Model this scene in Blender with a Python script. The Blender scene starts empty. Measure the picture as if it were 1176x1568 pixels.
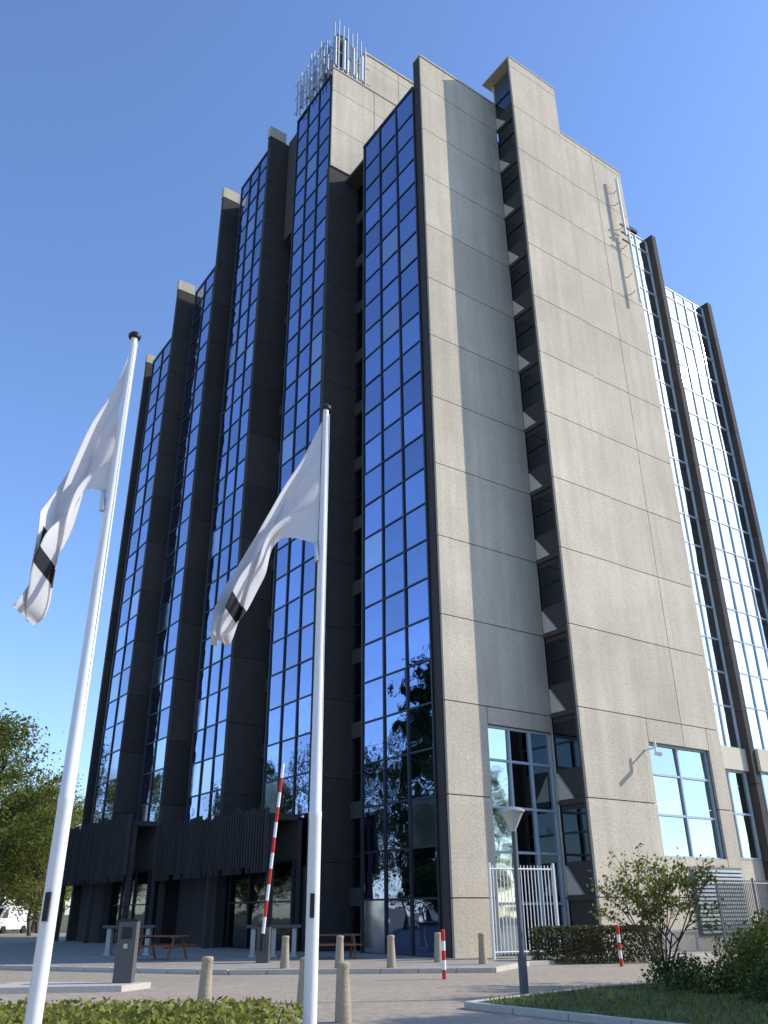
import bpy, bmesh, math, random
from mathutils import Vector, Matrix
random.seed(7)
S=bpy.context.scene
R=math.radians
# ------------------------------------------------------------------ materials
def mat(name,color,rough=.8,metal=0,var=.0,scale=8,bump=0,island=0,spec=.3,streak=False,color2=None,trans=0,brick=None):
    m=bpy.data.materials.new(name);m.use_nodes=True
    nt=m.node_tree;N=nt.nodes;L=nt.links
    b=N['Principled BSDF']
    b.inputs['Roughness'].default_value=rough;b.inputs['Metallic'].default_value=metal
    b.inputs['Specular IOR Level'].default_value=spec
    c=(*color,1)
    b.inputs['Base Color'].default_value=c
    tc=N.new('ShaderNodeTexCoord')
    last=None
    def mult(prev,facsock,lo,hi,f0=0,f1=1):
        mr=N.new('ShaderNodeMapRange');mr.inputs['To Min'].default_value=lo;mr.inputs['To Max'].default_value=hi
        mr.inputs['From Min'].default_value=f0;mr.inputs['From Max'].default_value=f1
        L.new(facsock,mr.inputs['Value'])
        mx=N.new('ShaderNodeVectorMath');mx.operation='MULTIPLY'
        if prev is None: mx.inputs[0].default_value=color
        else: L.new(prev,mx.inputs[0])
        L.new(mr.outputs[0],mx.inputs[1]);return mx.outputs[0]
    if color2 is not None:
        nz=N.new('ShaderNodeTexNoise');nz.inputs['Scale'].default_value=scale*.25;nz.inputs['Detail'].default_value=5
        L.new(tc.outputs['Object'],nz.inputs['Vector'])
        rp=N.new('ShaderNodeValToRGB');rp.color_ramp.elements[0].position=.38;rp.color_ramp.elements[1].position=.62
        rp.color_ramp.elements[0].color=c;rp.color_ramp.elements[1].color=(*color2,1)
        L.new(nz.outputs['Fac'],rp.inputs[0]);last=rp.outputs[0]
    if brick:
        mp=N.new('ShaderNodeMapping');L.new(tc.outputs['Object'],mp.inputs[0]);mp.inputs['Rotation'].default_value=(0,0,R(20))
        br=N.new('ShaderNodeTexBrick');L.new(mp.outputs[0],br.inputs['Vector']);br.inputs['Scale'].default_value=brick
        br.inputs['Color1'].default_value=c;br.inputs['Color2'].default_value=(color[0]*.75,color[1]*.74,color[2]*.74,1)
        br.inputs['Mortar'].default_value=(color[0]*.4,color[1]*.42,color[2]*.4,1);br.inputs['Mortar Size'].default_value=.015
        last=br.outputs['Color']
    if var:
        nz=N.new('ShaderNodeTexNoise');nz.inputs['Scale'].default_value=scale;nz.inputs['Detail'].default_value=8;nz.inputs['Roughness'].default_value=.7
        L.new(tc.outputs['Object'],nz.inputs['Vector'])
        last=mult(last,nz.outputs['Fac'],1-var*1.6,1+var*1.6)
        nz2=N.new('ShaderNodeTexNoise');nz2.inputs['Scale'].default_value=scale*.06;nz2.inputs['Detail'].default_value=4
        L.new(tc.outputs['Object'],nz2.inputs['Vector'])
        last=mult(last,nz2.outputs['Fac'],1-var,1+var)
    if streak:
        mp=N.new('ShaderNodeMapping');L.new(tc.outputs['Object'],mp.inputs[0]);mp.inputs['Scale'].default_value=(2.2,2.2,.11)
        nz=N.new('ShaderNodeTexNoise');nz.inputs['Scale'].default_value=1.0;nz.inputs['Detail'].default_value=6
        L.new(mp.outputs[0],nz.inputs['Vector']);last=mult(last,nz.outputs['Fac'],.91,1.07,.3,.7)
        nz=N.new('ShaderNodeTexNoise');nz.inputs['Scale'].default_value=.13;nz.inputs['Detail'].default_value=7;nz.inputs['Roughness'].default_value=.6
        L.new(tc.outputs['Object'],nz.inputs['Vector']);last=mult(last,nz.outputs['Fac'],.90,1.07,.35,.65)
        nz=N.new('ShaderNodeTexNoise');nz.inputs['Scale'].default_value=30;nz.inputs['Detail'].default_value=3
        L.new(tc.outputs['Object'],nz.inputs['Vector']);last=mult(last,nz.outputs['Fac'],.78,1.22,.3,.7)
    if island:
        g=N.new('ShaderNodeNewGeometry')
        last=mult(last,g.outputs['Random Per Island'],1-island,1+island)
    if last is not None: L.new(last,b.inputs['Base Color'])
    if bump:
        nb=N.new('ShaderNodeTexNoise');nb.inputs['Scale'].default_value=scale*1.5;nb.inputs['Detail'].default_value=6
        L.new(tc.outputs['Object'],nb.inputs['Vector'])
        bp=N.new('ShaderNodeBump');bp.inputs['Strength'].default_value=bump;bp.inputs['Distance'].default_value=.02
        L.new(nb.outputs['Fac'],bp.inputs['Height']);L.new(bp.outputs[0],b.inputs['Normal'])
    if trans:
        tr=N.new('ShaderNodeBsdfTranslucent');mx=N.new('ShaderNodeMixShader');mx.inputs[0].default_value=trans
        if last is not None: L.new(last,tr.inputs[0])
        else: tr.inputs[0].default_value=c
        out=N['Material Output'];L.new(b.outputs[0],mx.inputs[1]);L.new(tr.outputs[0],mx.inputs[2]);L.new(mx.outputs[0],out.inputs[0])
    return m
M={}
M['conc']=mat('aggregate_concrete',(.54,.475,.375),.9,var=.13,scale=9,bump=.8,island=.05,streak=True,spec=.15)
M['concp']=mat('pale_concrete_and_sunlit_wedge',(.60,.54,.43),.9,var=.12,scale=5)  # ledge concrete; the pale tone also paints sunlit triangles in the slot
M['dark']=mat('dark_grey_concrete_cladding',(.066,.060,.057),.85,var=.2,scale=2,island=.15,spec=.15)
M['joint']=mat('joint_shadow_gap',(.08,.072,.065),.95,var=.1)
M['mull']=mat('dark_aluminium_mullion',(.02,.022,.03),.4,spec=.5,var=.05)
M['frame']=mat('pale_blue_frame',(.42,.50,.56),.45,var=.05)
M['roof']=mat('roof_felt',(.08,.08,.08),.9,var=.1)
M['galv']=mat('galvanised_steel',(.45,.46,.47),.4,metal=.6,var=.1)
M['white']=mat('white_paint',(.8,.8,.79),.35,var=.03,spec=.5)
M['polew']=mat('pole_white_lacquer',(.76,.76,.74),.25,var=.03,spec=.5)
M['black']=mat('black_plastic',(.02,.02,.022),.4,var=.05)
M['red']=mat('red_paint',(.55,.04,.03),.4,var=.08)
M['stone']=mat('bollard_stone',(.38,.32,.23),.9,var=.3,scale=25,bump=.6)
M['brick']=mat('clay_paving',(.45,.375,.29),.85,var=.2,scale=3,brick=4.5,bump=.15)
M['slab']=mat('concrete_paving_slabs',(.42,.37,.30),.85,var=.14,scale=3,brick=1.6)
M['asph']=mat('asphalt',(.06,.058,.055),.9,var=.2,scale=12,bump=.2)
M['kerb']=mat('kerb_concrete',(.48,.45,.39),.85,var=.15,scale=9)
M['grass']=mat('grass_turf',(.055,.085,.02),.95,var=.3,scale=9,bump=.6,color2=(.09,.10,.035))
M['earth']=mat('rough_ground',(.09,.10,.045),.95,var=.2,scale=3,color2=(.13,.11,.07))
M['leaf']=mat('spring_leaves',(.12,.155,.035),.6,island=.55,trans=.4)
M['leaf2']=mat('dark_leaves',(.045,.08,.022),.6,island=.55,trans=.3)
M['leafy']=mat('yellow_green_leaves',(.21,.225,.04),.6,island=.5,trans=.45)
M['leafb']=mat('brown_hedge_leaves',(.10,.085,.035),.7,island=.6,trans=.25)
M['bark']=mat('bark',(.11,.085,.06),.95,var=.3,scale=14,bump=.5)
M['wood']=mat('red_brown_timber',(.22,.09,.05),.7,var=.2,scale=12)
M['grey']=mat('grey_coated_metal',(.10,.10,.10),.5,var=.1)
M['fence']=mat('grey_green_fence',(.16,.17,.165),.5,var=.1)
M['van']=mat('vehicle_white',(.75,.76,.76),.3,var=.02,spec=.5)
M['glassd']=mat('dark_vehicle_glass',(.02,.025,.03),.08,spec=.8)
M['lampw']=mat('lamp_diffuser',(.75,.74,.70),.3,var=.03,trans=.3)
def glassmat(name,col,rough,isl,wob=.04):
    m=bpy.data.materials.new(name);m.use_nodes=True;nt=m.node_tree;N=nt.nodes;L=nt.links
    b=N['Principled BSDF'];b.inputs['Metallic'].default_value=1;b.inputs['Roughness'].default_value=rough
    g=N.new('ShaderNodeNewGeometry');mr=N.new('ShaderNodeMapRange');mr.inputs['To Min'].default_value=1-isl;mr.inputs['To Max'].default_value=1+isl
    L.new(g.outputs['Random Per Island'],mr.inputs['Value'])
    vm=N.new('ShaderNodeVectorMath');vm.operation='MULTIPLY';vm.inputs[0].default_value=col;L.new(mr.outputs[0],vm.inputs[1]);L.new(vm.outputs[0],b.inputs['Base Color'])
    tc=N.new('ShaderNodeTexCoord');nz=N.new('ShaderNodeTexNoise');nz.inputs['Scale'].default_value=.9;nz.inputs['Detail'].default_value=1
    L.new(tc.outputs['Object'],nz.inputs['Vector']);bp=N.new('ShaderNodeBump');bp.inputs['Strength'].default_value=wob;bp.inputs['Distance'].default_value=.2
    L.new(nz.outputs['Fac'],bp.inputs['Height']);L.new(bp.outputs[0],b.inputs['Normal']);return m
M['glass']=glassmat('blue_solar_glass',(.27,.335,.53),.02,.2,.08)
M['glassl']=glassmat('blue_solar_glass_with_blind',(.42,.47,.58),.12,.15,.05)
M['glassr']=glassmat('bright_solar_glass',(.70,.79,.88),.03,.12)
M['glassw']=glassmat('clear_window_glass',(.38,.46,.48),.03,.12)
M['glassg']=glassmat('dim_entrance_glass',(.10,.115,.13),.03,.12)
# ------------------------------------------------------------------ mesh builder
TH=R(35.2);dA=Vector((-math.sin(TH),math.cos(TH),0));dB=Vector((math.cos(TH),math.sin(TH),0))
def W(a,b,z=0): return dA*a+dB*b+Vector((0,0,z))
class MB:
    def __init__(s): s.v=[];s.f=[];s.m=[];s.mats=[]
    def mi(s,k):
        if k not in s.mats: s.mats.append(k)
        return s.mats.index(k)
    def add(s,vs,fs,k):
        o=len(s.v);s.v+=[tuple(x) for x in vs];i=s.mi(k)
        for f in fs: s.f.append(tuple(o+j for j in f));s.m.append(i)
    def hexa(s,p,k): s.add(p,[(0,3,2,1),(4,5,6,7),(0,1,5,4),(1,2,6,5),(2,3,7,6),(3,0,4,7)],k)
    def box(s,x0,x1,y0,y1,z0,z1,k): s.hexa([(x0,y0,z0),(x1,y0,z0),(x1,y1,z0),(x0,y1,z0),(x0,y0,z1),(x1,y0,z1),(x1,y1,z1),(x0,y1,z1)],k)
    def ab(s,a0,a1,b0,b1,z0,z1,k):
        s.hexa([W(a0,b0,z0),W(a0,b1,z0),W(a1,b1,z0),W(a1,b0,z0),W(a0,b0,z1),W(a0,b1,z1),W(a1,b1,z1),W(a1,b0,z1)],k)
    def tube(s,p,q,r0,r1,k,n=12,cap=True):
        p=Vector(p);q=Vector(q);d=(q-p).normalized();t=Vector((1,0,0)) if abs(d.z)>.9 else Vector((0,0,1))
        e=d.cross(t).normalized();g=d.cross(e)
        vs=[];
        for c,r in((p,r0),(q,r1)):
            for i in range(n):
                an=2*math.pi*i/n;vs.append(c+e*math.cos(an)*r+g*math.sin(an)*r)
        fs=[(i,(i+1)%n,n+(i+1)%n,n+i) for i in range(n)]
        if cap: fs+=[tuple(range(n-1,-1,-1)),tuple(range(n,2*n))]
        s.add(vs,fs,k)
    def lathe(s,cx,cy,prof,k,n=20,z0=0):
        vs=[];
        for r,z in prof:
            for i in range(n):
                an=2*math.pi*i/n;vs.append((cx+r*math.cos(an),cy+r*math.sin(an),z0+z))
        fs=[]
        for j in range(len(prof)-1):
            for i in range(n):
                fs.append((j*n+i,j*n+(i+1)%n,(j+1)*n+(i+1)%n,(j+1)*n+i))
        fs+=[tuple(range(n-1,-1,-1)),tuple(range((len(prof)-1)*n,len(prof)*n))]
        s.add(vs,fs,k)
    def obj(s,name,parent=None,smooth=False,recalc=True,bevel=0):
        me=bpy.data.meshes.new(name);me.from_pydata(s.v,[],s.f)
        for k in s.mats: me.materials.append(M[k])
        me.polygons.foreach_set('material_index',s.m)
        if recalc:
            bm=bmesh.new();bm.from_mesh(me);bmesh.ops.recalc_face_normals(bm,faces=bm.faces);bm.to_mesh(me);bm.free()
        if smooth:
            me.polygons.foreach_set('use_smooth',[True]*len(me.polygons))
            try: me.set_sharp_from_angle(angle=R(40))
            except Exception: pass
        o=bpy.data.objects.new(name,me);S.collection.objects.link(o)
        if parent: o.parent=parent
        if bevel:
            bv=o.modifiers.new('bevel','BEVEL');bv.width=bevel;bv.segments=2;bv.limit_method='ANGLE'
        return o
def empty(name,loc=(0,0,0)):
    e=bpy.data.objects.new(name,None);S.collection.objects.link(e);e.location=loc;return e
# ------------------------------------------------------------------ office tower
T=empty('office_tower')
FL=3.5;Z0=5.5
rows=[Z0-3.5+FL/2*i for i in range(-1,40)]
gl=MB();mu=MB();dk=MB();co=MB();rf=MB();joint=MB()
def glazing(axis,plane,u0,u1,z0,z1,nc,key,mw=.09,mk='mull'):
    """axis 'b': face at b=plane spanning a ; axis 'a': face at a=plane spanning b. outward is -axis"""
    zs=[z0]+[z for z in rows if z0+.4<z<z1-.4]+[z1]
    us=[u0+(u1-u0)*i/nc for i in range(nc+1)]
    for i in range(nc):
        for j in range(len(zs)-1):
            tx=random.gauss(0,.0035);tz=random.gauss(0,.004)
            ps=[]
            for (uu,zz,sx,sz) in((us[i]+.02,zs[j]+.02,-1,-1),(us[i+1]-.02,zs[j]+.02,1,-1),(us[i+1]-.02,zs[j+1]-.02,1,1),(us[i]+.02,zs[j+1]-.02,-1,1)):
                d=plane+sx*tx+sz*tz
                ps.append(W(uu,d,zz) if axis=='b' else W(d,uu,zz))
            if axis=='b': ps=ps[::-1]
            kk=key
            if key=='glass' and random.random()<.07: kk='glassl'
            gl.add(ps,[(0,1,2,3)],kk)
    for u in us:
        A=(u-mw/2,u+mw/2,plane-.07,plane+.05)
        (mu.ab(A[0],A[1],A[2],A[3],z0,z1,mk) if axis=='b' else mu.ab(A[2],A[3],A[0],A[1],z0,z1,mk))
    for z in zs:
        A=(u0,u1,plane-.045,plane+.04)
        (mu.ab(A[0],A[1],A[2],A[3],z-.035,z+.035,mk) if axis=='b' else mu.ab(A[2],A[3],A[0],A[1],z-.035,z+.035,mk))
# bays: a0,a1,plane,roof height,panes,glass end,glass bottom
bays=[(25.8,33.2,20.5,44.2,3,30.8,.12),(33.2,40.5,19.6,53.1,3,38.1,3.4),(40.5,46.8,18.75,52.3,3,45.3,3.4),(46.8,52.0,17.95,45.4,2,50.7,3.4),(52.0,57.5,17.1,41.9,2,56.5,3.4)]
for k,(a0,a1,B,H,nc,ge,zb) in enumerate(bays):
    g0=a0 if k==0 else a0+.35
    glazing('b',B,g0,ge,zb,H,nc,'glass')
    dk.ab(ge+.05,ge+.18,B+.02,B+1.25,0,H-.1,'dark')
    z=Z0-3.5
    while z<H-.5:
        dk.ab(ge+.18,a1,B+.95,B+1.25,z-.2,z+.5,'dark')
        z+=FL
    glazing('b',B+1.1,ge+.2,a1-.02,0.1,H-.4,1,'glassg')
    dk.ab(a0+.05,a1,B+1.3,36 if k<2 else 40,0,H-.25,'dark')
    rf.ab(a0+.05,ge+.1,B+.06,40,H-.25,H+.02,'roof');rf.ab(ge+.1,a1,B+1.0,40,H-.25,H+.02,'roof')
    mu.ab(g0,ge+.1,B-.06,B+.1,H+.03,H+.18,'mull')
    if zb>1: dk.ab(g0,ge,B-.02,B+.3,0,zb-.04,'dark')
cols=[(33.2,19.45,22.5,44.2,1),(40.5,18.6,21,54.4,1.0),(46.8,17.9,20.2,53.3,1.0),(52.0,16.95,19.7,47.2,.9),(57.5,16.85,18.9,43.3,.8)]
for i,(a,b0,b1,H,cap) in enumerate(cols):
    z=0
    top=H if i==0 else H-cap
    while z<top-.01:
        z1=min(top,z+FL)
        dk.ab(a,a+.35,b0,b1,z+.012,z1-.012,'dark');z=z1
    if i>0:
        co.ab(a-.02,a+.4,b0-.05,b0+1.3,H-cap,H,'conc')
def panels(aface,b0,b1,z0,z1,th=.12,holes=(),nb=1,first=Z0):
    zs=[z0]+[z for z in [first+FL*i for i in range(-2,16)] if z0+.3<z<z1-.3]+[z1]
    bs=[b0+(b1-b0)*i/nb for i in range(nb+1)]
    g=.02
    for i in range(nb):
        for j in range(len(zs)-1):
            rects=[(bs[i],bs[i+1],zs[j],zs[j+1])]
            for h in holes:
                nr=[]
                for r in rects:
                    if h[0]>=r[1] or h[1]<=r[0] or h[2]>=r[3] or h[3]<=r[2]: nr.append(r);continue
                    x0=max(h[0],r[0]);x1=min(h[1],r[1])
                    if x0>r[0]+.01: nr.append((r[0],x0,r[2],r[3]))
                    if x1<r[1]-.01: nr.append((x1,r[1],r[2],r[3]))
                    if h[2]>r[2]: nr.append((x0,x1,r[2],h[2]))
                    if h[3]<r[3]: nr.append((x0,x1,h[3],r[3]))
                rects=nr
            for r in rects: 
                co.ab(aface,aface+th,r[0]+g,r[1]-g,r[2]+g,r[3]-g,'conc')
B0=20.58
PF=23.2;BF=25.86
panels(25.2,B0,26.38,0,46.4,holes=[(22.75,26.35,.15,8.3)],nb=1)
joint.ab(25.33,25.75,B0+.04,22.7,0,46.3,'joint');joint.ab(25.33,25.75,22.7,26.4,8.35,46.3,'joint')
dk.ab(25.335,25.78,B0-.05,B0+.03,0,46.35,'dark')
co.ab(25.15,25.85,B0-.03,26.36,46.4,46.50,'conc')
def window(aface,b0,b1,z0,z1,nc,nzs,key,fk='frame'):
    bs=[b0+(b1-b0)*i/nc for i in range(nc+1)];zz=[z0+(z1-z0)*q for q in nzs]
    for i in range(nc):
        for j in range(len(zz)-1):
            tx=random.gauss(0,.006);tz=random.gauss(0,.006)
            gl.add([W(aface-tx-tz,bs[i],zz[j]),W(aface+tx-tz,bs[i+1],zz[j]),W(aface+tx+tz,bs[i+1],zz[j+1]),W(aface-tx+tz,bs[i],zz[j+1])],[(0,1,2,3)],key)
    for b in bs: mu.ab(aface-.09,aface+.04,b-.05,b+.05,z0,z1,fk)
    for z in zz: mu.ab(aface-.075,aface+.035,b0,b1,z-.045,z+.045,fk)
window(25.42,22.8,26.3,.2,8.25,3,[0,.2,.42,.62,.84,1],'glassw')
BS=29.75;BE=35.2
panels(PF,BF,BS,0,48.2,nb=1)
panels(PF+.04,BS,BE,0,44.4,holes=[(BS+.3,34.2,3.5,8.0)],nb=2)
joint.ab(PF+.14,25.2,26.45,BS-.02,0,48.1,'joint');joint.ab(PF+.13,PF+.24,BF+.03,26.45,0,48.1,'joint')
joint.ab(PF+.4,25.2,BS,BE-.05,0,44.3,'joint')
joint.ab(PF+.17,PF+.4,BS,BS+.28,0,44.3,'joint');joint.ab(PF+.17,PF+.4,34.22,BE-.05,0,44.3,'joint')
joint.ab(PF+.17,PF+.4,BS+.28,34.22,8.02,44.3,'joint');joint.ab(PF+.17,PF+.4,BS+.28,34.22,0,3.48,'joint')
window(PF+.3,BS+.32,34.18,3.5,7.98,2,[0,.36,.72,1],'glassw')
co.ab(PF-.03,25.6,BF-.02,BS+.03,48.2,48.28,'conc');co.ab(PF+.01,25.6,BS+.05,BE+.03,44.4,44.48,'conc')
co.ab(PF+.13,25.4,BS-.1,BS,44.5,48.2,'conc')
co.ab(25.2,25.35,26.46,BS,44.4,48.2,'conc')
# recessed slot between the two walls: narrow slit windows and, on each storey slab, a pale wedge added to paint a sunlit triangle
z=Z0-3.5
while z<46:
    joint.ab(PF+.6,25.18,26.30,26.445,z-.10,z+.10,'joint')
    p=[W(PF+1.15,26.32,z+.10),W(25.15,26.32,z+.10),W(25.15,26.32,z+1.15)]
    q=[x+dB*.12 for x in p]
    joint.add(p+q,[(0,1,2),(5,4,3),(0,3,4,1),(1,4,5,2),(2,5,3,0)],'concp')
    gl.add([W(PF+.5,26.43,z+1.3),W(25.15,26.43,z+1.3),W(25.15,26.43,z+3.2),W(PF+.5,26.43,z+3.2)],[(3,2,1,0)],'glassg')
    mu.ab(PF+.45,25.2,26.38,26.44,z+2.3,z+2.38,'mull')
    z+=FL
co.ab(PF+.18,31,BE-.02,BE+.1,0,44.4,'conc')
rf.ab(25.4,33.2,20.6,35.2,43.4,43.6,'roof')
# core rising above the near bay
panels(33.1,19.45,29.5,44.2,53.3,nb=3,first=44.21)
joint.ab(33.24,40,19.9,29.4,43.5,53.0,'joint')
co.ab(33.05,33.4,19.4,29.5,53.3,53.42,'conc')
panels(34.5,23.0,29,53.0,59.1,nb=2,first=44.2)
joint.ab(34.64,40.5,23.1,28.9,53.0,58.9,'joint')
co.ab(34.45,40.6,22.9,23.1,53.0,59.1,'conc')
co.ab(34.43,40.6,22.85,29.1,59.1,59.25,'conc')
# right wing glass
for (b0,b1,A,H,tip,nc) in [(35.3,38.8,24.6,41.5,24.1,3),(38.8,43.2,24.2,37.7,23.75,4)]:
    g0=b0+(.4 if b0>37 else 0)
    glazing('a',A,g0,b1,8.7,H,nc,'glassr',mk='frame')
    dk.ab(A+.3,40,b0+.05,b1,0,H-.2,'dark')
    rf.ab(A+.06,40,b0+.05,b1+.1,H-.2,H+.05,'roof')
    co.ab(A-.25,A+.3,g0+.02,b1,7.6,8.65,'concp')
    co.ab(A-.05,A+.3,g0+.02,b1,0,3.6,'conc')
    window(A,b0+.6,b1-.1,3.65,7.55,2,[0,.5,1],'glassw')
    z=0
    while z<H:
        dk.ab(tip,A+1,b1,b1+.4,z+.012,min(z+FL,H+.3)-.012,'dark');z+=FL
co.ab(24.6,40,43.7,60,0,8.5,'conc')
window(24.5,44.2,59,3.6,7.4,8,[0,.5,1],'glassw')
# slat screen + canopy at foot
for (a0,a1,b,zt) in [(46.2,58.2,15.9,6.2),(33.9,46.2,17.6,5.6)]:
    a=a0
    while a<a1:
        dk.ab(a,a+.09,b,b+.18,3.1+random.choice([0,0,.25]),zt+random.uniform(-.1,.3),'dark');a+=.26
    dk.ab(a0,a1,b+.25,b+1.6,zt-.4,zt-.15,'dark')
    mu.ab(a0,a1,b+.19,b+.25,3.4,3.5,'mull')
    dk.ab(a0,a1,b+1.6,b+1.8,0,zt-.4,'dark')
    for a in [a0+.2,(a0+a1)/2,a1-.2]: dk.ab(a-.12,a+.12,b+.3,b+.55,0,zt-.4,'dark')
    glazing('b',b+1.5,a0+.1,a1-.1,.1,3.6,6,'glassg')
# antennas
an=MB()
def rack(c,du,n,sp,z0,z1):
    c=Vector(c)
    for i in range(n):
        p=c+du*(i*sp);h=z1-random.uniform(0,1.4)
        an.tube(p+Vector((0,0,z0+random.uniform(0,.6))),p+Vector((0,0,h)),.05,.05,'galv',8)
        if i%2==0: an.tube(p+Vector((.08,.05,z0+1)),p+Vector((.08,.05,h-1.5)),.10,.10,'white' if i%4 else 'galv',8)
    for zz in (z0+1,z0+2.6,z0+4): an.tube(c+Vector((0,0,zz)),c+du*(n*sp)+Vector((0,0,zz)),.04,.04,'galv',6)
for k in range(3): rack(W(33.3+k*.9,19.6+k*.1),dB,8,.37,53.0,59-.3*k)
for k in range(2): rack(W(33.8,19.3+k*.8),dA,10,.45,52.8,58)
an.ab(33.5,33.7,20.0,20.9,53.4,57.8,'grey');an.ab(34.3,34.5,19.6,19.9,53.4,57,'grey')
p0=W(PF-.35,34.1)
an.tube(p0+Vector((0,0,38.2)),p0+Vector((0,0,42.8)),.09,.09,'white',10)
an.tube(p0+dB*.3+Vector((0,0,33.3)),p0+dB*.3+Vector((0,0,38.6)),.08,.08,'white',10)
for z in (34.0,35.3,37.5,39,41,42): an.tube(p0+Vector((0,0,z)),p0+dA*.4+dB*.1+Vector((0,0,z)),.03,.03,'galv',6)
for z in (38.3,38.9,37.7): an.tube(p0-dB*.35+Vector((0,0,z)),p0+dB*.55+Vector((0,0,z)),.06,.06,'grey',8)
an.obj('antennas',T,smooth=True)
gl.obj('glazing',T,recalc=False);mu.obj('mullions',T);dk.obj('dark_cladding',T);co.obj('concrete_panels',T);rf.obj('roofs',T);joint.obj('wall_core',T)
sc=MB();p=W(PF-.01,BS-.1)+Vector((0,0,7.6))
sc.tube(p,p-dA*.55+Vector((0,0,.05)),.04,.04,'white');sc.tube(p-dA*.55+Vector((0,0,.3)),p-dA*.55+Vector((0,0,-.25)),.05,.05,'white')
q=p-dA*.55+Vector((0,0,-.2));sc.tube(q,q-dA*.35-dB*.2+Vector((0,0,-.1)),.09,.09,'white');sc.obj('security_camera',smooth=True)
# ------------------------------------------------------------------ ground
def sheet(name,pts,z,k,parent=None):
    b=MB();b.add([(x,y,z) for x,y in pts],[tuple(range(len(pts)))],k);return b.obj(name,parent,recalc=False)
def slab(name,pts,z0,z1,k):
    b=MB();n=len(pts);b.add([(x,y,z0) for x,y in pts]+[(x,y,z1) for x,y in pts],[tuple(range(n,2*n))]+[(i,(i+1)%n,n+(i+1)%n,n+i) for i in range(n)],k);return b.obj(name)
sheet('ground',[(-1500,-1500),(1500,-1500),(1500,1500),(-1500,1500)],0,'earth')
sheet('road',[(-70,-20),(70,-20),(70,31),(-70,40)],.004,'brick')
pav=[(-40,36),(-13,30.6),(-4.5,27.0),(3.0,27.0),(4.4,30.0),(40,48),(40,80),(-40,80)]
slab('pavement',pav,0,.12,'slab')
def kerbline(name,pts,w=.15,z=.135):
    b=MB()
    for i in range(len(pts)-1):
        p=Vector((*pts[i],0));q=Vector((*pts[i+1],0));L=(q-p).length;d=(q-p)/L;n=Vector((-d.y,d.x,0))*w/2
        m=max(1,int(L))
        for j in range(m):
            s=p+d*(L*j/m+.008);e=p+d*(L*(j+1)/m-.008)
            b.hexa([s-n,e-n,e+n,s+n]+[x+Vector((0,0,z)) for x in (s-n,e-n,e+n,s+n)],'kerb')
    return b.obj(name,bevel=.015)
kerbline('kerb',pav[:6])
isl=[(1.4,17.4),(4.5,20.6),(8,22.5),(30,26),(30,4),(4.4,13.6)]
slab('grass_verge',isl,0,.10,'grass')
kerbline('kerb',[(30,4),(4.4,13.6),(1.4,17.4),(4.5,20.6),(8,22.5),(30,26)],w=.12,z=.12)
slab('traffic_island',[(-9,21.2),(-6,21.6),(-5.6,22.6),(-9,23)],0,.13,'kerb')
sheet('asphalt_strip',[(-70,31.5),(-16,31.0),(-14,34.5),(-70,60)],.010,'asph')
# ------------------------------------------------------------------ foliage
def leafquad(b,c,s,k,rng):
    n=Vector((rng.gauss(0,1),rng.gauss(0,1),rng.gauss(0,1)+.3)).normalized()
    t=n.orthogonal().normalized();t=Matrix.Rotation(rng.uniform(0,6.28),3,n)@t;u=n.cross(t)
    b.add([c-t*s,c+u*s*.55,c+t*s,c-u*s*.55],[(0,1,2,3)],k)
def tree(seed,h,cr,nleaf,ls,key,key2,trunk_r=.2,clumps=60,base=.25,spread=1.0):
    rng=random.Random(seed);b=MB()
    th=h*.8;pts=[Vector((0,0,0))]
    for i in range(1,7): pts.append(Vector((rng.gauss(0,.02*h*.5),rng.gauss(0,.02*h*.5),th*i/6)))
    for i in range(6): b.tube(pts[i],pts[i+1],trunk_r*(1-i/6.5),trunk_r*(1-(i+1)/6.5),'bark',8,False)
    cl=[]
    for i in range(clumps):
        f=rng.random();z=h*(base+(1-base)*f);prof=math.sin(math.pi*min(1,(f*.82+.16)))**.6
        r=cr*prof*math.sqrt(rng.uniform(.1,1))*rng.uniform(.75,1.2);an=rng.uniform(0,6.283)
        c=Vector((r*math.cos(an),r*math.sin(an),z));cl.append(c)
        zi=max(0.15,min(.95,(z-r*.7)/th));st=pts[0].lerp(pts[-1],zi);mid=st.lerp(c,.5)+Vector((0,0,-.05*h*rng.random()))
        rr=trunk_r*.3*(1-zi*.6);b.tube(st,mid,rr,rr*.6,'bark',5,False);b.tube(mid,c,rr*.6,rr*.15,'bark',5,False)
    for i in range(nleaf):
        c=cl[rng.randrange(clumps)];s=cr*rng.uniform(.10,.24)*spread
        v=Vector((rng.gauss(0,1),rng.gauss(0,1),rng.gauss(0,.75)))*s*.8
        leafquad(b,c+v,ls*rng.uniform(.6,1.3),key if rng.random()<.7 else key2,rng)
    return b
t1=tree(1,15,4.6,14000,.14,'leaf','leafy',.28,90).obj('broadleaf_tree',recalc=False)
t2=tree(2,17,4.2,13000,.14,'leafy','leaf',.26,90,base=.15).obj('broadleaf_tree',recalc=False)
t3=tree(3,20,3.2,14000,.2,'leaf2','leaf2',.3,90,base=.1).obj('conifer_tree',recalc=False)
t1.location=(-31.5,71,0);t1.scale=(1.08,)*3;t2.location=(-38,85,0);t3.location=(-30,42,0)
def inst(o,loc,s=1,rz=0):
    n=bpy.data.objects.new(o.name.split('.')[0],o.data);S.collection.objects.link(n);n.location=loc;n.scale=(s,s,s);n.rotation_euler=(0,0,rz);return n
rr=random.Random(5)
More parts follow.
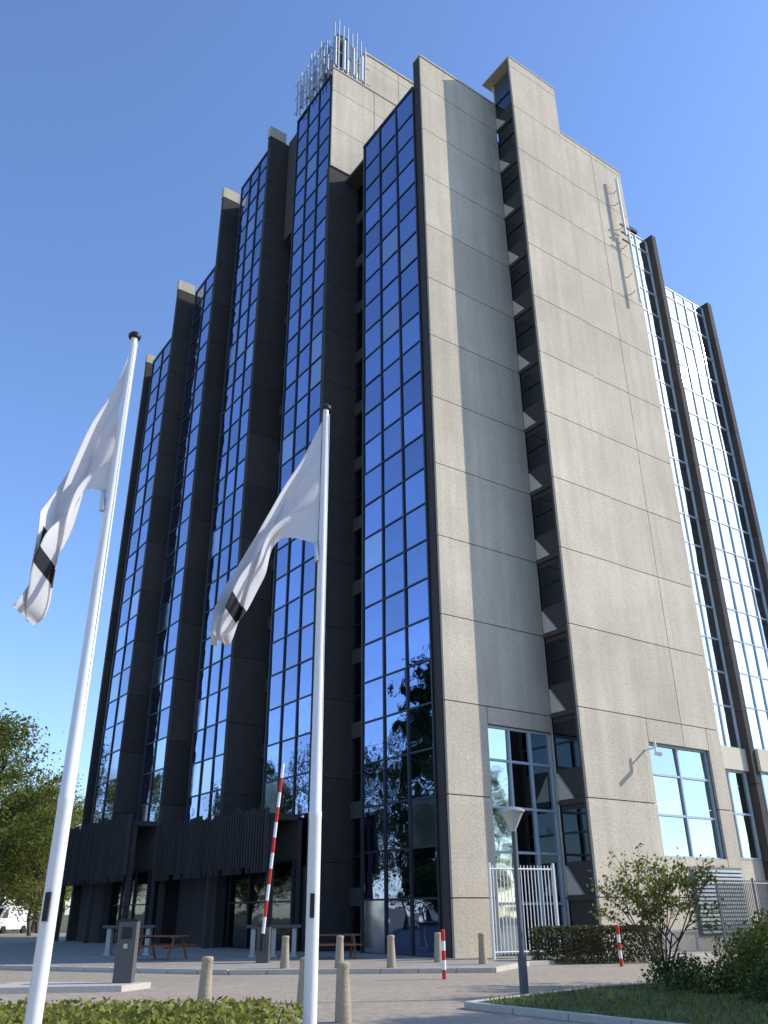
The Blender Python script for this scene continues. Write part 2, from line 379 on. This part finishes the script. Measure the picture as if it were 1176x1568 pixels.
for x,y,s,o in [(-26.8,70,.62,t2),(-30,80,.76,t2),(-35,92,.8,t1),(-44,78,1.0,t1),(-36,58,.75,t2),(-52,95,1.0,t2),(-60,70,1,t1),(-40,48,.95,t2),(-46,56,1.1,t1),(-50,40,1.0,t2),(-36,36,.8,t1),(-44,30,1,t1),(-56,50,1.2,t3),(-40,100,.9,t1),(-48,115,1.1,t1),(-62,130,1.1,t2),(-44,125,1,t1),(-75,110,1.2,t2),(-70,90,1.2,t1),(-50,20,1,t2),(60,20,.9,t1),(52,-5,1,t2),(38,-18,1,t1),(20,-32,1,t2),(2,-35,1.05,t1),(-18,-30,1,t2),(-35,-15,1,t1),(-45,5,1,t1),(15,20.5,.5,t2),(13.5,18.2,.47,t1),(15.5,17,.55,t2),(10.9,16.3,.45,t1),(14.5,15.2,.5,t1),(17,22.3,.55,t1),(44,66,.6,t1),(52,72,.7,t2)]:
    inst(o,(x,y,0),s,rr.uniform(0,6))
def mound(name,c,rx,ry,h,n,ls,k,k2,seed,box=False,rot=0):
    rng=random.Random(seed);b=MB()
    for i in range(14):
        x=rng.uniform(-.6,.6)*rx;y=rng.uniform(-.6,.6)*ry
        b.tube((x*.5,y*.5,0),(x,y,h*.8),.015,.005,'bark',5,False)
    for i in range(n):
        if box:
            p=Vector((rng.uniform(-rx,rx),rng.uniform(-ry,ry),rng.uniform(.05,h)))
            if abs(p.x)<rx*.9 and abs(p.y)<ry*.7 and p.z<h*.85:
                if rng.random()<.6: p.y=math.copysign(ry*rng.uniform(.8,1),p.y)
                else: p.z=h*rng.uniform(.9,1.06)
        else:
            an=rng.uniform(0,6.283);f=rng.random();el=math.asin(f);r=rng.uniform(.65,1.12)+.18*math.sin(3*an+seed)+.14*math.sin(7*an+el*5)
            p=Vector((rx*r*math.cos(an)*math.cos(el),ry*r*math.sin(an)*math.cos(el),h*r*f))
        leafquad(b,p,ls*rng.uniform(.6,1.4),k if rng.random()<.7 else k2,rng)
    o=b.obj(name,recalc=False);o.location=(c[0],c[1],0);o.rotation_euler=(0,0,rot);return o
mound('shrub',(8.6,20.2),1.7,1.3,1.25,7000,.05,'leafy','leaf',3)
mound('shrub',(7.9,17.3),1.3,1.0,.8,5000,.045,'leaf2','leaf',4)
mound('shrub',(10.2,17.8),1.5,1.4,1.2,6000,.05,'leaf','leafy',5)
mound('shrub',(6.4,19.2),.8,.6,.5,2500,.04,'leaf2','leafy',6)
mound('shrub',(9.3,22.6),1.3,1.0,1.1,4500,.05,'leafy','leaf2',9)
mound('shrub',(6.6,21.6),.7,.6,.6,2200,.04,'leaf2','leaf',12)
mound('hedge',(6.9,31.0),2.2,.45,1.05,14000,.04,'leafb','leaf2',7,box=True,rot=R(8))
mound('box_hedge',(-4.2,8.6),3.4,1.3,.80,30000,.03,'leafy','leafy',8,box=True)
b=MB();rg=random.Random(3)
for i in range(14000):
    x=rg.uniform(1.8,14);y=rg.uniform(13,24)
    if y>17.4+(x-1.4)*1.03*.9 if x<4.5 else y>20.4+(x-4.5)*.45: continue
    if y<17.4-(x-1.4)*1.25 +.1: continue
    h=rg.uniform(.03,.13);a=rg.uniform(0,6.28);w=.012
    p=Vector((x,y,.1));e=Vector((math.cos(a)*w,math.sin(a)*w,0));l=Vector((rg.gauss(0,.03),rg.gauss(0,.03),h))
    b.add([p-e,p+e,p+l],[(0,1,2)],'leaf' if rg.random()<.6 else 'leafy')
b.obj('grass_blades',recalc=False)
def young(seed):
    rng=random.Random(seed);b=MB();tips=[]
    def br(p,d,l,r,lv):
        q=p+d*l;b.tube(p,q,r,r*.65,'bark',6,False)
        if lv<=1: tips.append((p,q))
        if lv==0: return
        for i in range(3 if lv>1 else 4):
            nd=(d+Vector((rng.gauss(0,.55),rng.gauss(0,.55),rng.gauss(.05,.25)))).normalized()
            br(p.lerp(q,rng.uniform(.6,1)),nd,l*rng.uniform(.6,.9),r*.6,lv-1)
    for i in range(6):
        an=i*1.05+rng.uniform(-.3,.3);br(Vector((0,0,0)),Vector((math.cos(an)*.5,math.sin(an)*.5,1)).normalized(),1.1,.028,3)
    for p,q in tips:
        for j in range(9): leafquad(b,p.lerp(q,rng.uniform(.2,1.1))+Vector([rng.gauss(0,.06) for _ in range(3)]),.055*rng.uniform(.6,1.3),'leafy' if rng.random()<.85 else 'leaf',rng)
    return b
o=young(11).obj('young_ornamental_tree',recalc=False);o.location=(6.4,22.0,.1)
# ------------------------------------------------------------------ flags and poles
M['flag']=mat('flag_cloth',(.72,.72,.74),.85,trans=.35,var=.02);M['flagk']=mat('flag_black_band',(.02,.02,.025),.85,trans=.1,var=.02)
def flagpole(x,y,h,top,bot,seed):
    e=empty('flagpole',(x,y,0));b=MB()
    prof=[(.11,0),(.11,.1),(.062,.12),(.060,2.4),(.062,2.41),(.062,2.46),(.057,2.47),(.045,h*.72),(.032,h-.03)]
    b.lathe(0,0,prof,'polew',24);b.lathe(0,0,[(.035,h-.03),(.06,h-.02),(.065,h+.01),(.04,h+.04),(.01,h+.05)],'black',20)
    b.box(-.02,.02,-.085,-.05,1.55,1.75,'black')
    b.tube((.05,-.03,1.6),(.045,-.02,h-.1),.004,.004,'white',5)
    b.obj('pole',e,smooth=True)
    f=MB();nu,nv=60,34;vs=[]
    def cur(P,t):
        s=t*(len(P)-1);i=min(int(s),len(P)-2);q=s-i
        g=lambda k:Vector(P[max(0,min(len(P)-1,k))])
        a,bb,c,d=g(i-1),g(i),g(i+1),g(i+2)
        return .5*((2*bb)+(c-a)*q+(2*a-5*bb+4*c-d)*q*q+(3*bb-a-3*c+d)*q**3)
    for i in range(nu+1):
        t=i/nu;A=cur(top,t);B_=cur(bot,t)
        for j in range(nv+1):
            s=j/nv;P=A.lerp(B_,s);amp=.02+.16*min(1,t*1.6)
            yy=amp*math.sin(s*9+t*5+seed)+amp*.6*math.sin(s*19-t*7+seed*2)+.10*math.sin(t*6+seed)*t
            vs.append((P[0]-x+.02*math.sin(t*23+seed)*(s-.5)*t,yy,P[1]+.02*math.sin(t*31+s*3)*t))
    for i in range(nu):
        for j in range(nv):
            a=i*(nv+1)+j;st=.665<(i/nu)<.745 and j/nv>.1
            f.f.append((a,a+1,a+nv+2,a+nv+1));f.m.append(f.mi('flagk') if st else f.mi('flag'))
    f.v=vs
    o=f.obj('flag',e,smooth=False,recalc=False);o.data.polygons.foreach_set('use_smooth',[True]*len(o.data.polygons))
    b=MB();b.tube((-.07,-.03,bot[0][1]+.02),(-.05,-.03,bot[0][1]-.2),.02,.028,'galv',8);b.obj('flag_weight',e,smooth=True)
    return e
flagpole(-2.57,7.04,7.0,[(-2.60,6.88),(-2.80,6.165),(-3.04,5.08),(-3.07,4.62),(-3.22,3.98)],[(-2.62,5.18),(-2.80,5.19),(-2.88,4.78),(-3.03,4.26),(-3.19,3.96)],1.0)
flagpole(-.68,8.44,7.0,[(-.72,6.82),(-1.07,6.0),(-1.47,5.14),(-1.78,4.52),(-1.86,4.18)],[(-.73,5.23),(-1.16,5.29),(-1.33,4.93),(-1.56,4.38),(-1.70,4.18)],2.3)
# ------------------------------------------------------------------ street furniture
def bollard(x,y,h=.85,z=0):
    b=MB();b.lathe(0,0,[(.13,0),(.135,.02),(.115,h*.55),(.10,h-.09),(.112,h-.07),(.112,h-.03),(.09,h-.005),(.03,h)],'stone',18)
    o=b.obj('bollard',smooth=True);o.location=(x,y,z);o.rotation_euler=(R(random.uniform(-1.5,1.5)),R(random.uniform(-1.5,1.5)),0)
for x,y in [(-3.4,17.8),(-1.5,17.1),(-.72,15.5)]: bollard(x,y,.86)
for x,y in [(-3.0,27.6),(-1.4,27.3),(.1,27.4),(1.6,30.1),(2.9,28.9)]: bollard(x,y,.85,.12)
def rwpost(x,y,z=0):
    b=MB();
    for i in range(5): b.lathe(0,0,[(.055,i*.22),(.055,i*.22+.22)],'red' if i%2==0 else 'white',14)
    b.lathe(0,0,[(.056,1.1),(.05,1.14),(.02,1.16)],'red',14)
    o=b.obj('red_white_post',smooth=True);o.location=(x,y,z)
rwpost(1.45,24.6);rwpost(7.2,29.3)
b=MB();b.lathe(0,0,[(.09,0),(.09,.75),(.055,.8),(.045,3.1),(.05,3.12)],'grey',18)
b.lathe(0,0,[(.05,3.12),(.07,3.17),(.24,3.50),(.26,3.52)],'lampw',28);b.lathe(0,0,[(.275,3.52),(.275,3.55),(.2,3.60),(.05,3.63)],'galv',28)
o=b.obj('street_lamp',smooth=True);o.location=(2.72,19.2,.0)
b=MB();b.box(-.22,.22,-.15,.15,0,1.42,'grey');b.box(-.23,.23,-.16,.16,1.42,1.47,'black');b.box(-.12,.12,-.165,-.15,1.05,1.3,'black');b.box(-.05,.05,-.17,-.165,.85,.95,'galv')
o=b.obj('intercom_pillar',bevel=.01);o.location=(-6.2,22.4,.0)
e=empty('barrier_gate',(-4.05,30.7,.12));b=MB();b.box(-.2,.2,-.2,.2,0,1.05,'grey');b.box(-.23,.23,-.23,.23,1.05,1.1,'black');b.obj('housing',e,bevel=.01)
b=MB();p=Vector((0,-.27,.85));q=Vector((.42,-.27,6.2))
for i in range(11): b.tube(p.lerp(q,i/11),p.lerp(q,(i+1)/11),.055,.055,'white' if i%2==0 else 'red',10)
b.tube((-.02,-.27,.35),p,.07,.07,'black');b.obj('boom',e,smooth=True)
def picnic(x,y,rz):
    b=MB()
    for i in range(5): b.box(-.9,.9,-.36+i*.15,-.36+i*.15+.13,.72,.76,'wood')
    for s in(-1,1):
        for i in range(2): b.box(-.9,.9,s*.72-.14+i*.15,s*.72-.14+i*.15+.13,.43,.47,'wood')
    for sx in(-.65,.65):
        b.box(sx-.03,sx+.03,-.8,.8,.38,.43,'wood');b.box(sx-.03,sx+.03,-.36,.36,.67,.72,'wood')
        for s in(-1,1): b.tube((sx+.04,s*.62,0),(sx+.04,s*.25,.7),.04,.04,'wood',6)
    o=b.obj('picnic_table');o.location=(x,y,.12);o.rotation_euler=(0,0,rz)
picnic(-1.9,32.9,R(10));picnic(-8.0,33.2,R(-20))
def trestle(x,y,rz):
    b=MB()
    for sx in(-.75,0,.75):
        b.box(sx-.08,sx+.08,-.3,.3,0,.95,'kerb')
    b.box(-1,1,-.38,.38,.95,1.05,'grey')
    for sx in (-.75,.0,.75): b.box(sx-.14,sx+.14,-.34,.34,0,.06,'kerb')
    o=b.obj('concrete_table',bevel=.01);o.location=(x,y,.12);o.rotation_euler=(0,0,rz)
trestle(-4.2,34.6,R(5));trestle(-10.2,37.0,R(5))
def barfence(name,p,q,h,sp,r,k,posts=True,z=.12):
    p=Vector((*p,z));q=Vector((*q,z));L=(q-p).length;d=(q-p)/L;b=MB();n=int(L/sp)
    for i in range(n+1):
        c=p+d*(i*sp);b.tube(c+Vector((0,0,.12)),c+Vector((0,0,h)),r,r,k,6)
    for zz in(.2,h-.12): b.tube(p+Vector((0,0,zz)),q+Vector((0,0,zz)),.03,.03,k,6)
    if posts:
        m=max(1,round(L/2.5))
        for i in range(m+1): c=p+d*(L*i/m);b.tube(c,c+Vector((0,0,h+.08)),.05,.05,k,8)
    return b.obj(name,smooth=True)
barfence('white_bar_gate',(3.55,31.6),(5.95,32.6),2.9,.14,.018,'white')
x0,y0,_=W(21.9,31.2);x1,y1,_=W(21.9,46)
barfence('metal_railing_fence',(x0,y0),(x1,y1),2.5,.12,.02,'fence')
b=MB()
for i in range(16): 
    b.ab(PF-.10,PF-.0,31.6,34.9,.7+i*.15,.79+i*.15,'galv')
b.ab(PF-.0,PF+.03,31.5,35.0,.6,3.15,'fence');b.obj('ventilation_louvre',T)
e=empty('parked_van',(-34.6,84,0));b=MB()
P=[(-2.5,.35),(-2.5,1.0),(-2.2,1.25),(-1.5,2.1),(-1.2,2.25),(2.4,2.25),(2.5,2.1),(2.5,.35)]
n=len(P);b.add([(x,-.95,z) for x,z in P]+[(x,.95,z) for x,z in P],[tuple(range(n))]+[tuple(range(2*n-1,n-1,-1))]+[(i,(i+1)%n,n+(i+1)%n,n+i) for i in range(n)],'van');b.obj('body',e,bevel=.06)
b=MB();b.add([(-2.1,-.96,1.3),(-1.1,-.96,1.3),(-1.1,-.96,2.0),(-1.5,-.96,2.0)],[(0,1,2,3)],'glassd');b.add([(-2.22,-.8,1.28),(-2.22,.8,1.28),(-1.56,.75,2.08),(-1.56,-.75,2.08)],[(0,1,2,3)],'glassd');b.obj('windows',e,recalc=False)
b=MB()
for x in(-1.6,1.6):
    for y in(-.98,.98): b.tube((x,y-.1,.34),(x,y+.1,.34),.34,.34,'black',20)
b.obj('wheels',e,smooth=True);e.rotation_euler=(0,0,R(80))
# ------------------------------------------------------------------ light, sky, camera
az,el=R(84),R(33)
ts=Vector((math.sin(az)*math.cos(el),math.cos(az)*math.cos(el),math.sin(el)))
sd=bpy.data.lights.new('sun','SUN');sd.energy=5;sd.angle=R(.5);sd.color=(1,.94,.84)
so=bpy.data.objects.new('sun',sd);S.collection.objects.link(so);so.rotation_euler=ts.to_track_quat('Z','Y').to_euler();so.location=(30,10,40)
w=bpy.data.worlds.new("World");S.world=w;w.use_nodes=True;N=w.node_tree.nodes;L=w.node_tree.links
sk=N.new('ShaderNodeTexSky');sk.sky_type='NISHITA';sk.sun_disc=False;sk.sun_elevation=el;sk.sun_rotation=az
sk.air_density=1.1;sk.dust_density=.5;sk.ozone_density=2.5
vm=N.new('ShaderNodeVectorMath');vm.operation='MULTIPLY';vm.inputs[1].default_value=(1.5,1.7,2.1);L.new(sk.outputs[0],vm.inputs[0])
bg=N['Background'];bg.inputs[1].default_value=.13;L.new(vm.outputs[0],bg.inputs[0])
cd=bpy.data.cameras.new('camera');cam=bpy.data.objects.new('camera',cd);S.collection.objects.link(cam);S.camera=cam
cd.sensor_fit='VERTICAL';cd.sensor_height=24;cd.sensor_width=18;cd.lens=24*1281/1568;cd.clip_end=5000;cd.clip_start=.05
p=R(25.5);X=Vector((1,0,0));Y=Vector((0,-math.sin(p),math.cos(p)));F=Vector((0,math.cos(p),math.sin(p)))
ex=(X-.0086*Y).normalized();ey=(Y+.0086*X).normalized()
mw=Matrix((( ex.x,ey.x,-F.x,0),(ex.y,ey.y,-F.y,0),(ex.z,ey.z,-F.z,1.6),(0,0,0,1)));cam.matrix_world=mw
S.view_settings.view_transform='Standard';S.view_settings.look='None';S.view_settings.exposure=0
